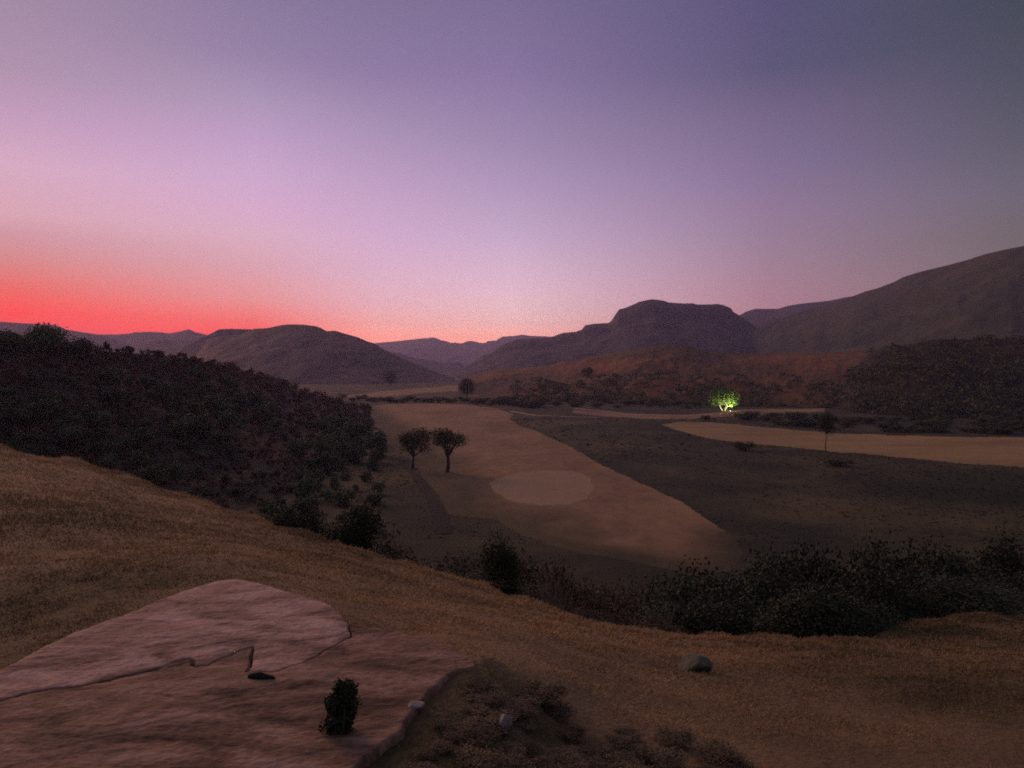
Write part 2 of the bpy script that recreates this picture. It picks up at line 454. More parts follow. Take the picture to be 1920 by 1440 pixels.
fid = np.zeros(len(gf), int)
for k, (poly) in enumerate([MAIN, RIGHT, STRIP1, STRIP2, STRIP3, STRIP4]):
    fid[inside(cx, cy, poly)] = k + 1
fid[inside(cx, cy, GREEN)] = 7
names = {1: ('field', 'field'), 2: ('field', 'pale_field'), 3: ('field', 'field'), 4: ('field', 'field'), 5: ('field', 'pale_field'), 6: ('field', 'field'), 7: ('golf_green', 'green')}
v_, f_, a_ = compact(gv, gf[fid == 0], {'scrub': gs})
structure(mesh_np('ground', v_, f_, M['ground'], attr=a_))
SOFT = area([(640, 770), (676, 760), (690, 785), (716, 806), (748, 835), (785, 880), (815, 920), (850, 965), (930, 974), (985, 1004), (1060, 1032), (1180, 1052), (1300, 1078), (1370, 1070), (1392, 1035), (1372, 1002)])
SOFT_W = np.interp(np.arange(len(SOFT)), [0, 4, 7, 9, 12, 15], [20, 20, 18, 10, 9, 10])
soft = np.zeros(len(gv))
for a, b, w_ in zip(SOFT[:-1], SOFT[1:], SOFT_W):
    ab = b - a
    t_ = np.clip(((gv[:, 0] - a[0]) * ab[0] + (gv[:, 1] - a[1]) * ab[1]) / (ab @ ab), 0, 1)
    d_ = np.hypot(gv[:, 0] - a[0] - t_ * ab[0], gv[:, 1] - a[1] - t_ * ab[1])
    soft = np.maximum(soft, 1 - d_ / w_)
soft = np.clip(soft * 1.25 + 0.5 * fbm(gv[:, 0] * 0.06, gv[:, 1] * 0.04, 55, 4) * (soft > 0), 0, 0.85)
for k, (nm, mt) in names.items():
    v_, f_, a_ = compact(gv, gf[fid == k], {'scrub': soft})
    structure(mesh_np(nm, v_, f_, M[mt], attr=a_ if k == 1 else None))

def strip_path(name, px, width, mat):
    q = area(px)
    seg = np.concatenate([[0], np.cumsum(np.hypot(*np.diff(q, axis=0).T))])
    s = np.linspace(0, seg[-1], 160)
    x, y = np.interp(s, seg, q[:, 0]), np.interp(s, seg, q[:, 1])
    tx, ty = np.gradient(x), np.gradient(y)
    ln = np.hypot(tx, ty)
    nx, ny = -ty / ln, tx / ln
    wv = width * (0.5 + 0.25 * fbm(s * 0.05, s * 0, 4, 3))
    L = np.stack([x - nx * wv, y - ny * wv], -1)
    Rr = np.stack([x + nx * wv, y + ny * wv], -1)
    rows = [L + (Rr - L) * f for f in (0, 0.5, 1)]
    V = np.concatenate([np.stack([q_[:, 0], q_[:, 1], ground_z(q_[:, 0], q_[:, 1]) + 0.05 + 0.05 * (i == 1)], -1) for i, q_ in enumerate(rows)])
    return structure(mesh_np(name, V, grid_faces(3, 160), mat))

strip_path('track', [(958, 771), (1004, 778), (1062, 781), (1120, 783)], 3.0, M['track'])
strip_path('track', [(1077, 766), (1150, 773), (1200, 778), (1296, 778), (1342, 776), (1400, 769)], 3.5, M['track'])
strip_path('track', [(1440, 769), (1500, 771), (1530, 769.5)], 4, M['track'])
# the dry stream bed by the two field trees, dug out of the thicket
M['gully'] = material('dark_gully_soil', [(0.3, (0.010, 0.009, 0.006)), (0.7, (0.024, 0.019, 0.012))], scale=0.4)
strip_path('gully', [(756, 862), (790, 905), (812, 940), (826, 968), (833, 1000)], 2.6, M['gully'])

# ------------------------------------------------------------------ hills and mountains
def hill(name, crest, base_y, mat, amp=0.05, step=2.5, rows=44, profile=1.3, back=0.6, zb=-3.0, gully=60.0, seed=1, rough=0.0, cliff=0.0):
    """a ridge: its skyline points (picture column, row, metres away) stand at their own distances; the near face comes down to base_y metres"""
    c = np.array(crest, float)
    u = np.arange(c[0, 0], c[-1, 0] + 0.1, step)
    v = np.interp(u, c[:, 0], c[:, 1])
    Y = np.interp(u, c[:, 0], c[:, 2])
    kw = max(int(70 / step), 1)
    win = np.hanning(2 * kw + 3)[1:-1]
    win = win / win.sum()
    Y = np.convolve(np.pad(Y, kw, mode='reflect', reflect_type='odd'), win, 'valid')
    if np.ndim(base_y):
        b = np.array(base_y, float)
        yb = np.interp(u, b[:, 0], b[:, 1])
    else:
        yb = np.full(u.shape, float(base_y))
    X, D = raydir(u, v)
    zc = np.maximum(ZC + D * Y, zb + 0.5)
    t = np.concatenate([np.linspace(0, 1, rows), 1 + np.linspace(0, 1, rows // 3)[1:]])
    T, U = np.meshgrid(t, np.arange(len(u)), indexing='ij')
    front = np.clip(T, 0, 1)
    bk = np.clip(T - 1, 0, 1)
    YY = yb[U] + (Y - yb)[U] * front + back * (Y[U] - yb[U] + 40) * bk
    pf = front ** profile
    if cliff:
        # a rock band below the top: steep step over a gentler apron
        s = np.clip((front - 0.80) / 0.10, 0, 1)
        pf = (1 - cliff) * front ** profile + cliff * (s * s * (3 - 2 * s))
    zs = np.convolve(np.pad(zc, kw, mode='edge'), win, 'valid')
    top_ = np.clip((T - 0.55) / 0.45, 0, 1)
    top_ = top_ * top_ * (3 - 2 * top_)
    hz = (zs - zb)[U] * (1 - top_) + (zc - zb)[U] * top_
    Z = zb + hz * np.where(T <= 1, pf, 1 - bk ** 1.6)
    XX = X[U] * YY
    wv = np.where(T <= 1, 4 * front * (1 - front), bk)
    g = 1 - 2 * np.abs(fbm(XX / gully, YY / gully / 2.2, seed, 5, 0.55))
    Z = Z - amp * hz * wv * (0.9 - g) * 2.0
    Z = Z + rough * fbm(XX / (rough * 3 + 1e-3), YY / (rough * 3 + 1e-3), seed + 40, 3) * (0.35 + 0.65 * np.minimum(wv, 1)) if rough else Z
    V = np.stack([XX, YY, Z], -1)
    o = structure(mesh_np(name, V.reshape(-1, 3), grid_faces(len(t), len(u)), mat))
    return o, V[:rows], u

FAR = [(560, 660), (640, 652), (704, 643), (741, 640), (758, 638), (777, 636), (795, 634), (802, 634), (806, 633), (816, 633), (827, 638), (837, 639.6), (846, 643), (854, 642), (863, 644),
       (868, 643), (875, 640), (884, 639), (893, 641), (902, 643), (910, 643), (914, 639.6), (931, 638), (935, 635), (943, 631), (962, 630), (981, 627.5), (993, 629.6), (1031, 631), (1100, 634), (1200, 640), (1300, 655)]
hill('mountain', [(a, b, 7000) for a, b in FAR], 4800, M['mountain'], amp=0.05, gully=420, seed=3, step=1.5, profile=1.0)
hill('mountain', [(690, 690, 3300), (715, 668, 3300), (733, 660, 3300), (750, 662, 3300), (764, 668, 3300), (777, 671, 3300), (802, 674, 3300), (822, 679, 3300), (837, 680, 3300), (860, 679, 3300), (868, 683, 3300), (890, 702, 3300)],
     2600, M['mountain'], amp=0.05, gully=160, seed=4)
hill('mountain', [(a, b, 4000) for a, b in [(120, 640), (156, 632), (183, 627), (219, 627), (240, 625.4), (252, 623), (281, 622), (300, 623), (317, 625), (337, 621.7), (354, 617), (360, 619.6), (367, 623), (378, 625), (390, 629), (440, 640), (520, 660)]],
     3200, M['mountain'], amp=0.05, gully=350, seed=5, step=1.5)
hill('mountain', [(a, b, 2700) for a, b in [(-300, 590), (-120, 597), (0, 603), (42, 606), (67, 607), (94, 609), (112, 612), (125, 618), (156, 623), (183, 627), (210, 634), (240, 645), (280, 662), (330, 690)]],
     2000, M['mountain'], amp=0.05, gully=260, seed=6)
hill('mountain', [(a, b, 2500) for a, b in [(190, 668), (240, 649), (271, 641), (292, 638), (308, 636), (325, 638), (367, 636), (385, 632), (420, 636), (470, 650), (520, 690)]], 1900, M['mountain'], amp=0.05, gully=200, seed=7)
hill('mountain', [(a, b, 2050) for a, b in [(310, 680), (340, 652), (362, 640), (387, 629), (398, 624), (410, 617.5), (430, 616.5), (475, 617.5), (520, 625), (600, 660)]], 1700, M['mountain'], amp=0.05, gully=180, seed=8)
HUMP = [(340, 702), (362, 676), (378, 652), (391, 636), (410, 630), (432, 629), (450, 628), (464, 622), (477, 616), (493, 616), (506, 614), (527, 609.6), (543, 608), (568, 608.5), (589, 611), (600, 614), (612, 620.6), (629, 620),
        (641, 624), (656, 628), (670, 632), (689, 640), (702, 643.5), (714, 652), (735, 662), (752, 671), (777, 681), (795, 688.5), (816, 697), (833, 703), (850, 709)]
hill('mountain', [(a, b, 1650) for a, b in HUMP], [(340, 1200), (700, 1180), (850, 1350)], M['mountain'], amp=0.05, gully=130, seed=9, profile=0.9)
hill('mountain', [(a, b, 3700) for a, b in [(1310, 640), (1350, 606), (1391, 589), (1397, 585), (1416, 579), (1459, 579), (1476, 573.6), (1504, 569), (1537, 565.7), (1554, 564), (1582, 558), (1620, 552), (1700, 545), (1800, 560)]],
     2700, M['green_mountain'], amp=0.05, gully=150, seed=20)
RBIG = [(1340, 668, 2500), (1380, 642, 2500), (1410, 621, 2500), (1440, 605, 2450), (1480, 592, 2400), (1520, 580, 2350), (1556, 570, 2300), (1590, 559, 2260), (1622, 546.5, 2200), (1647, 540, 2150), (1678, 528, 2100), (1692, 520, 2050), (1717, 512, 2000),
        (1740, 506, 1950), (1774, 498, 1900), (1819, 486, 1800), (1830, 482, 1800), (1847, 476.6, 1750), (1886, 467.6, 1700), (1920, 461, 1650), (2060, 430, 1500), (2400, 410, 1300)]
RBIG = [(a, b, c * 0.85) for a, b, c in RBIG]
hill('mountain', RBIG, [(1340, 1500), (1600, 1020), (1900, 760), (2400, 660)], M['green_mountain'], amp=0.05, gully=140, seed=10, profile=1.05)
MESA = [(840, 712), (852, 703), (870, 688.5), (887, 679), (906, 665.6), (912, 664.6), (925, 660), (933, 652), (941, 647), (956, 640.6), (968, 636.5), (993, 634.4), (1029, 633), (1035, 631.7), (1047, 627), (1056, 624), (1080, 622), (1091, 617.7),
        (1097, 610), (1113, 607), (1141, 605.6), (1147, 601), (1152, 592.5), (1158, 584), (1161, 580), (1170, 578), (1183, 573), (1198, 566), (1211, 563), (1222, 561), (1233, 562), (1246, 564), (1253, 567), (1283, 569), (1299, 568.4),
        (1307, 571), (1332, 570.6), (1346, 570), (1356, 572), (1364, 575), (1372, 579), (1374, 584), (1384, 590), (1393, 595), (1408, 606), (1430, 621), (1463, 634), (1500, 644), (1580, 668), (1640, 700)]
hill('mesa', [(a, b, 2300) for a, b in MESA], [(840, 1600), (1000, 1250), (1640, 1250)], M['mountain'], amp=0.045, gully=110, seed=11, profile=1.0, cliff=0.12, step=1.5)
RED = [(880, 706), (906, 700), (918, 695), (939, 692), (972, 692), (1004, 688.5), (1035, 684), (1060, 677), (1080, 677), (1102, 669), (1146, 662.5), (1189, 656), (1222, 649), (1255, 646), (1288, 647), (1310, 654), (1332, 659), (1386, 662), (1452, 662), (1500, 661), (1570, 660), (1640, 657), (1700, 664), (1780, 690), (1850, 720)]
_, RED_V, RED_U = hill('hill', [(a, b, 950 - 0.2 * (a - 880)) for a, b in RED], [(880, 700), (1000, 610), (1300, 520), (1850, 480)], M['red_hill'], amp=0.05, gully=45, seed=12, profile=0.85, rough=1.2)
DARK = [(1560, 735, 620), (1600, 690, 620), (1627, 664, 620), (1650, 655, 620), (1684, 649.5, 600), (1746, 637, 580), (1788, 635, 570), (1844, 637, 560), (1886, 634, 550), (1920, 631, 540), (2050, 615, 500), (2400, 590, 430)]
_, DARK_V, DARK_U = hill('hill', DARK, [(1560, 470), (1700, 420), (1920, 395), (2400, 330)], M['dark_hill'], amp=0.08, gully=40, seed=13, profile=0.8, rough=1.0)
LEFT = [(-420, 590, 130), (-200, 618, 160), (0, 640, 190), (60, 642, 200), (120, 648, 205), (180, 657, 215), (250, 662, 235), (330, 668, 265), (370, 676, 285), (420, 685, 315), (460, 696, 340), (500, 707, 370), (540, 722, 400), (580, 737, 430), (620, 750, 460), (660, 760, 500), (690, 767, 500)]
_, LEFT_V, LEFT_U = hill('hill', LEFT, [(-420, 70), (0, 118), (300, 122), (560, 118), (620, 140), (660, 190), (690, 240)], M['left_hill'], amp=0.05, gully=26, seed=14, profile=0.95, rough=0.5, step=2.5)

def on_hill(V, U, u, t):
    """a point of a hill's near face: picture column u, share t of the way from foot to crest"""
    i = int(np.clip(np.searchsorted(U, u), 0, len(U) - 1))
    j = int(round(t * (V.shape[0] - 1)))
    return V[j, i]

# ------------------------------------------------------------------ foliage, trees
def leaf_cloud(n, blobs, size, seed, aspect=1.6, shell=0.55):
    """many leaf-sized quads spread through uneven clumps; blobs: (x,y,z,rx,ry,rz)"""
    g = np.random.default_rng(seed)
    b = np.array(blobs, float)
    vol = b[:, 3] * b[:, 4] * b[:, 5]
    k = g.choice(len(b), n, p=vol / vol.sum())
    d = g.normal(size=(n, 3))
    d /= np.linalg.norm(d, axis=1)[:, None]
    rad = shell + (1 - shell) * g.random(n)
    rad *= 1 + np.clip(0.12 * g.normal(size=n), -0.2, 0.2)
    c = b[k, :3] + d * rad[:, None] * b[k, 3:]
    nrm = d * 0.6 + g.normal(size=(n, 3)) * 0.7
    nrm /= np.linalg.norm(nrm, axis=1)[:, None]
    t = np.cross(nrm, g.normal(size=(n, 3)))
    t /= np.linalg.norm(t, axis=1)[:, None]
    s = np.cross(nrm, t)
    L = size * (0.6 + 0.8 * g.random(n))[:, None]
    W = L / aspect
    v = np.stack([c - t * L * .5, c + s * W * .5, c + t * L * .5, c - s * W * .5], 1).reshape(-1, 3)
    f = np.arange(4 * n).reshape(n, 4)
    return v, f

def tubes(paths, sides=7):
    """tapered tubes: each path is a list of (x,y,z,radius)"""
    V, Fq, off = [], [], 0
    ang = np.linspace(0, 2 * math.pi, sides, endpoint=False)
    for p in paths:
        p = np.array(p, float)
        tan = np.gradient(p[:, :3], axis=0)
        tan /= np.linalg.norm(tan, axis=1)[:, None] + 1e-9
        ref = np.array([1.0, 0.13, 0.07])
        a = np.cross(tan, ref)
        a /= np.linalg.norm(a, axis=1)[:, None] + 1e-9
        b = np.cross(tan, a)
        ring = p[:, None, :3] + p[:, None, 3:4] * (np.cos(ang)[None, :, None] * a[:, None] + np.sin(ang)[None, :, None] * b[:, None])
        V.append(ring.reshape(-1, 3))
        i = np.arange(len(p) * sides).reshape(len(p), sides) + off
        j = np.roll(i, -1, axis=1)
        Fq.append(np.stack([i[:-1], j[:-1], j[1:], i[1:]], -1).reshape(-1, 4))
        off += len(p) * sides
    return np.concatenate(V), np.concatenate(Fq)

def limb(p0, p1, r0, r1, g, n=6, bend=0.12):
    p0, p1 = np.array(p0, float), np.array(p1, float)
    L = np.linalg.norm(p1 - p0)
    off = g.normal(size=3) * bend * L
    return [tuple(p0 + (p1 - p0) * s + off * math.sin(math.pi * s)) + (r0 + (r1 - r0) * s,) for s in np.linspace(0, 1, n)]

def crown_meshes(h, width, trunk_h, seed, leaves, leaf, clumps=9, flat=0.8, stems=1, tr=0.05, uneven=0):
    """returns (trunk verts, faces), (crown verts, faces) for a tree of height h standing on the origin"""
    g = np.random.default_rng(seed)
    ch = h - trunk_h
    blobs, paths = [], []
    tops = []
    for s in range(stems):
        a = 2 * math.pi * s / max(stems, 1) + g.random()
        lean = (0.22 * width if stems > 1 else 0.04 * width)
        top = np.array([math.cos(a) * lean, math.sin(a) * lean, trunk_h + ch * 0.05])
        b0 = np.array([math.cos(a), math.sin(a), 0]) * (0.05 * width if stems > 1 else 0)
        paths.append(limb(b0 - [0, 0, 0.3], top, h * tr, h * tr * 0.55, g, 7, 0.03))
        tops.append(top)
    for k in range(clumps):
        a = 2 * math.pi * k / clumps + g.random() * 0.9
        rr = width * 0.5 * (0.25 + 0.45 * g.random()) * (0.35 if k % 4 == 3 else 1)
        zz = trunk_h + ch * ((0.24 + 0.36 * g.random()) if k % 4 != 3 else 0.62)
        cs = width * (0.25 + 0.09 * g.random()) if not uneven else width * (0.16 + 0.20 * g.random())
        if uneven:
            zz = trunk_h + ch * (0.14 + 0.66 * g.random())
            rr *= 1.15
        c = np.array([math.cos(a) * rr, math.sin(a) * rr, zz])
        blobs.append((*c, cs, cs, min(cs * flat, ch * 0.38)))
        base = tops[k % len(tops)]
        paths.append(limb(base, c, h * tr * (0.5 if stems == 1 else 0.25), h * tr * 0.08, g))
    return tubes(paths), leaf_cloud(leaves, blobs, leaf, seed + 5, shell=0.35)

def bush_meshes(w, h, seed, leaves, leaf, clumps=7):
    g = np.random.default_rng(seed)
    blobs, paths = [], []
    for k in range(clumps):
        a = g.random() * 6.28
        rr = w * 0.5 * (0.15 + 0.5 * g.random())
        zz = h * (0.25 + 0.5 * g.random())
        c = np.array([math.cos(a) * rr, math.sin(a) * rr, zz])
        s = w * (0.18 + 0.12 * g.random())
        blobs.append((*c, s, s, min(s * 1.05, zz, h - zz + 0.05 * h)))
        paths.append(limb((0, 0, -0.08 * h), c, 0.03 * h, 0.008 * h, g))
    return tubes(paths, 5), leaf_cloud(leaves, blobs, leaf, seed + 5, shell=0.3)

def plant(name, loc, meshes, mats, label, cat, group=None, rz=0.0, scale=(1, 1, 1), parts=('trunk', 'crown')):
    r_ = empty(name, loc, rz)
    r_.scale = scale
    tag(r_, label, cat, group)
    (tv, tf), (lv, lf) = meshes
    mesh_np(parts[0], tv, tf, mats[0], r_)
    mesh_np(parts[1], lv, lf, mats[1], r_, smooth=False)
    return r_

def dup(root, loc, rz, scale, label=None, group=None):
    r_ = root.copy()
    C.objects.link(r_)
    r_.location, r_.rotation_euler, r_.scale = loc, (0, 0, rz), scale
    if label:
        r_['label'] = label
    if group:
        r_['group'] = group
    for ch in list(root.children):
        c = ch.copy()
        C.objects.link(c)
        c.parent = r_
    return r_

def gpt(u, v):
    """the valley floor seen at that place"""
    x, y = on_plane(float(u), float(v), 0.0)
    return (float(x), float(y), float(ground_z(x, y)))

M['tree_leaf'] = material('field_tree_leaves', [(0.36, (0.08, 0.08, 0.035)), (0.5, (0.11, 0.105, 0.045)), (0.66, (0.16, 0.135, 0.06))], scale=0.3, detail=3, rough=0.8)
LM = (M['bark'], M['far_leaf'])
TM = (M['bark'], M['tree_leaf'])
# single trees of the valley
p = gpt(838, 884)
k = p[1] / F_PX
plant('field_tree', p, crown_meshes(84 * k, 60 * k, 26 * k, 141, 3400, 0.42, clumps=9, tr=0.05, uneven=1), TM, 'rounded tree with a dark forked trunk standing alone in the tan field', 'tree')
p = gpt(773, 878)
k = p[1] / F_PX
plant('field_tree', p, crown_meshes(74 * k, 62 * k, 20 * k, 152, 3000, 0.46, clumps=9, tr=0.04, flat=0.9, uneven=1), TM, 'hazier rounded tree at the thicket edge, beside the lone forked field tree', 'tree')
p = gpt(1549, 849)
k = p[1] / F_PX
plant('slender_tree', p, crown_meshes(82 * k, 38 * k, 32 * k, 103, 3600, 0.4, clumps=12, tr=0.014, flat=1.2), LM, 'slender tree with thin straight trunk and small round crown before the pale right field', 'tree')
p = gpt(875, 746)
k = p[1] / F_PX
plant('round_tree', p, crown_meshes(43 * k, 33 * k, 3 * k, 104, 4200, 0.9, clumps=14, tr=0.03, flat=1.1), LM, 'dense round tree rising from the far hedgerow under the valley gap', 'tree')
p = gpt(731, 723.5)
k = p[1] / F_PX
plant('far_tree', p, crown_meshes(36 * k, 28 * k, 1 * k, 105, 3600, 1.4, clumps=13, tr=0.03, flat=1.1), LM, 'distant dark tree at the foot of the rounded left mountain', 'tree')

# the floodlit tree and its lamp
lp = gpt(1357, 770)
k = lp[1] / F_PX
lt = crown_meshes(46 * k, 56 * k, 8 * k, 106, 5200, 0.8, clumps=17, stems=4, tr=0.024, flat=0.8)
plant('floodlit_tree', lp, lt, (M['pale_bark'], M['lit_leaf']), 'bright green spreading tree with several pale trunks lit from below', 'tree')
fl = empty('floodlight', (lp[0] + 1.6, lp[1] - 8.5, float(ground_z(lp[0] + 1.6, lp[1] - 8.5))))
tag(fl, 'glowing white floodlight on the ground under the bright green tree', 'floodlight')
def box(cx_, cy_, cz_, sx_, sy_, sz_, tilt=0.0):
    v = np.array([(x, y, z) for x in (-1, 1) for y in (-1, 1) for z in (-1, 1)], float) * [sx_ / 2, sy_ / 2, sz_ / 2]
    c_, s_ = math.cos(tilt), math.sin(tilt)
    v = np.stack([v[:, 0], v[:, 1] * c_ - v[:, 2] * s_, v[:, 1] * s_ + v[:, 2] * c_], -1) + [cx_, cy_, cz_]
    f = np.array([(0, 1, 3, 2), (4, 6, 7, 5), (0, 4, 5, 1), (2, 3, 7, 6), (0, 2, 6, 4), (1, 5, 7, 3)])
    return v, f
def boxes(*bs):
    V, F_, o_ = [], [], 0
    for b in bs:
        V.append(b[0]); F_.append(b[1] + o_); o_ += len(b[0])
    return np.concatenate(V), np.concatenate(F_)
mesh_np('housing', *boxes(box(0, 0.16, 0.62, 0.9, 0.26, 0.66, R(-35)), box(0, 0.06, 0.9, 0.95, 0.3, 0.06, R(-35))), M['metal'], fl, smooth=False)
mesh_np('bracket', *boxes(box(-0.5, 0.1, 0.36, 0.06, 0.16, 0.78), box(0.5, 0.1, 0.36, 0.06, 0.16, 0.78), box(0, 0.1, 0.03, 1.06, 0.3, 0.06)), M['metal'], fl, smooth=False)
em = bpy.data.materials.new('lamp_glow')
em.use_nodes = True
em.node_tree.nodes['Principled BSDF'].inputs['Emission Color'].default_value = (0.9, 1.0, 0.85, 1)
em.node_tree.nodes['Principled BSDF'].inputs['Emission Strength'].default_value = 6.0
mesh_np('lens', *box(0, 0.0, 0.55, 0.8, 0.03, 0.56, R(-35)), em, fl, smooth=False)
ld = bpy.data.lights.new('floodlight_beam', 'SPOT')
ld.energy = 17000
ld.color = (0.95, 1.0, 0.62)
ld.spot_size = R(150)
ld.spot_blend = 0.6
ld.shadow_soft_size = 0.4
lo = bpy.data.objects.new('floodlight_beam', ld)
lo.parent = fl
lo.location = (0, 0.3, 1.1)
lo.rotation_euler = Vector((0.1, -0.8, -0.6)).to_track_quat('Z', 'Y').to_euler()
C.objects.link(lo)

# trees on the left hill's crest
def crest_tree(name, u, t, w_px, h_px, seed, label, leaves=1800, **kw):
    q = on_hill(LEFT_V, LEFT_U, u, t)
    k_ = q[1] / F_PX
    return plant(name, tuple(q), crown_meshes(h_px * k_, w_px * k_, h_px * k_ * 0.04, seed, leaves, 0.55, **kw), (M['bark'], M['leaf']), label, 'tree')
crest_tree('spreading_tree', 84, 0.95, 104, 54, 111, 'broad dome-crowned tree topping the dark left hill against the red sky', 4200, clumps=14, flat=0.75)
crest_tree('spreading_tree', 8, 0.95, 60, 34, 112, 'low rounded tree on the left hill at the edge of the picture', 1800, clumps=9)
crest_tree('bushy_tree', 152, 0.95, 56, 36, 113, 'smaller bushy tree just right of the broad dome-crowned tree', 1500, clumps=8)
crest_tree('pointed_tree', 198, 0.99, 12, 24, 114, 'thin pointed little tree on the left hill crest', 300, clumps=6, flat=1.6)
crest_tree('crest_bush', 240, 0.99, 26, 13, 115, 'small round bush on the left hill crest beyond the thin pointed tree', 400, clumps=5)
crest_tree('crest_bush', 290, 0.99, 20, 9, 116, 'tiny bush farther down the left hill crest, alone on the slope line', 300, clumps=5)

# the thicket on the left hill's face: one bush of each kind, then copies
protos = []
G1 = 'bushes of the thicket covering the left hillside'
L1 = 'dark leafy bush in the thicket covering the shaded left hillside'
for s in range(5):
    protos.append((bush_meshes(1.0, 0.85, 200 + s, 900, 0.085, 8)))
made = []
cand = []
for _ in range(6000):
    u = random.uniform(-60, 700)
    t = random.random() ** 0.9
    q = on_hill(LEFT_V, LEFT_U, u, t)
    # seen row of that point
    row = 688 - (q[2] - ZC) / q[1] * F_PX
    dens = np.clip((row - 700) / 90, 0.05, 1.0)
    if row < 1030 and random.random() < dens:
        cand.append((u, row, q))
kept = []
for u, row, q in cand:
    crest_row = float(np.interp(u, [a for a, b, c in LEFT], [b for a, b, c in LEFT]))
    if random.random() > np.clip((row - crest_row - 12) / 60, 0.03, 1):
        continue
    rad = (11 + 9 * np.clip((row - 700) / 200, 0, 1))
    if all((u - a) ** 2 + (row - b) ** 2 > rad ** 2 for a, b, _ in kept):
        kept.append((u, row, q))
    if len(kept) >= 225:
        break
SPREAD = np.array([(560, 820), (660, 800), (715, 830), (740, 862), (722, 905), (704, 950), (700, 1010), (640, 1022), (560, 995), (480, 960)], float)
while len(kept) < 296:
    u, v = random.uniform(480, 760), random.uniform(790, 1025)
    if not inside(np.array([u]), np.array([v]), SPREAD)[0]:
        continue
    q = gpt(u, min(v + 22, 1040))
    kept.append((u, v, q))
for i, (u, row, q) in enumerate(kept):
    px_ = 18 + 50 * random.random() ** 1.8
    room = row - float(np.interp(u, [a for a, b, c in LEFT] + [760], [b for a, b, c in LEFT] + [800])) + 4
    px_ = float(np.clip(px_, 9, max(room * 1.1, 10)))
    wd = px_ * q[1] / F_PX
    s3 = (wd, wd, wd * random.uniform(0.6, 1.1) if i >= 225 or px_ < 40 else wd * 0.8)
    loc, rz = (q[0], q[1], q[2] - 0.1), random.random() * 6.28
    if i < len(protos):
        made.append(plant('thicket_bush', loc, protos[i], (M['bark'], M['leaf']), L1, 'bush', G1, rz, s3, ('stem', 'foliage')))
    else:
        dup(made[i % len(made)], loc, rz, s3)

# low undergrowth between those bushes and up to the crest, and the coarse scrub of the valley floor
def cover(name, spots_, n_leaf, mat_, label, cat):
    V, Fq, o_ = [], [], 0
    for i, (q, wd, hh) in enumerate(spots_):
        v, f = leaf_cloud(n_leaf, [(q[0], q[1], q[2] + hh * 0.4, wd * .5, wd * .5, hh * .55)], max(wd, hh) * 0.3, 5000 + i, shell=0.1)
        V.append(v); Fq.append(f + o_); o_ += len(v)
    return stuff(mesh_np(name, np.concatenate(V), np.concatenate(Fq), mat_, smooth=False), label, cat)
sp_ = []
for _ in range(2600):
    u = random.uniform(-60, 700)
    t = 1 - random.random() ** 1.5 if random.random() < 0.6 else random.random()
    q = on_hill(LEFT_V, LEFT_U, u, min(t, 0.995))
    wd = random.uniform(7, 18) * q[1] / F_PX
    sp_.append((q, wd, wd * random.uniform(0.4, 0.9)))
cover('undergrowth', sp_, 34, M['hill_scrub'], 'low reddish-dark undergrowth covering the left hill up to its crest', 'undergrowth')
sp_ = []
tries = 0
while len(sp_) < 3400 and tries < 40000:
    tries += 1
    if random.random() < 0.25:
        u, v = random.uniform(640, 900), random.uniform(758, 1010)
    else:
        u, v = random.uniform(950, 1950), 785 + 235 * random.random() ** 1.2
    q = gpt(u, v)
    if any(inside(np.array([q[0]]), np.array([q[1]]), pl)[0] for pl in (MAIN, RIGHT, GREEN, STRIP4)):
        continue
    if fbm(np.array(q[0] * 0.03), np.array(q[1] * 0.02), 77, 3) < random.uniform(-0.35, 0.25):
        continue
    wd = random.uniform(3, 7.5) * q[1] / F_PX
    sp_.append((q, wd, wd * random.uniform(0.12, 0.3)))
cover('scrub', sp_, 12, M['valley_scrub'], 'coarse low scrub dotting the dark flats between the fields', 'scrub')

# hedgerow between the far fields
G2, L2 = 'bushes of the far hedgerow', 'low dark bush in the far hedgerow between the tan fields'
hp = []
for i in range(46):
    u = 640 + i * 8.2 + random.uniform(-3, 3)
    v = np.interp(u, [640, 700, 760, 870, 940, 1020], [751, 755, 756, 755, 763, 768]) + random.uniform(-6, 0)
    q = gpt(u, v)
    wd = random.uniform(15, 26) * q[1] / F_PX
    s3 = (wd, wd, wd * random.uniform(0.35, 0.6))
    if i < 3:
        hp.append(plant('hedge_bush', q, protos[i], LM, L2, 'bush', G2, random.random() * 6, s3, ('stem', 'foliage')))
    else:
        dup(hp[i % 3], q, random.random() * 6, s3)
# dark bushes along the right fields
G3, L3 = 'bushes lining the right-hand fields', 'dark bush in the strip of scrub above the pale right field'
for i in range(100):
    u = random.uniform(1385, 1930)
    v = np.interp(u, [1390, 1480, 1600, 1930], [788, 800, 808, 816]) - random.random() ** 1.3 * np.interp(u, [1390, 1930], [12, 34])
    q = gpt(u, v)
    wd = random.uniform(22, 40) * q[1] / F_PX
    s3 = (wd, wd, wd * random.uniform(0.3, 0.55))
    if i < 1:
        rb = plant('scrub_bush', q, protos[4], LM, L3, 'bush', G3, 0, s3, ('stem', 'foliage'))
    else:
        dup(rb, q, random.random() * 6, s3)
GF, LF = 'bushes along the foot of the russet hill', 'dark bush in the loose row along the foot of the russet hill'
for i in range(56):
    u = random.uniform(930, 1420)
    q = gpt(u, random.uniform(750, 765))
    if abs(u - 1357) < 48:
        continue
    wd = random.uniform(18, 36) * q[1] / F_PX
    dup(rb, q, random.random() * 6, (wd, wd, wd * random.uniform(0.3, 0.5)), LF, GF)
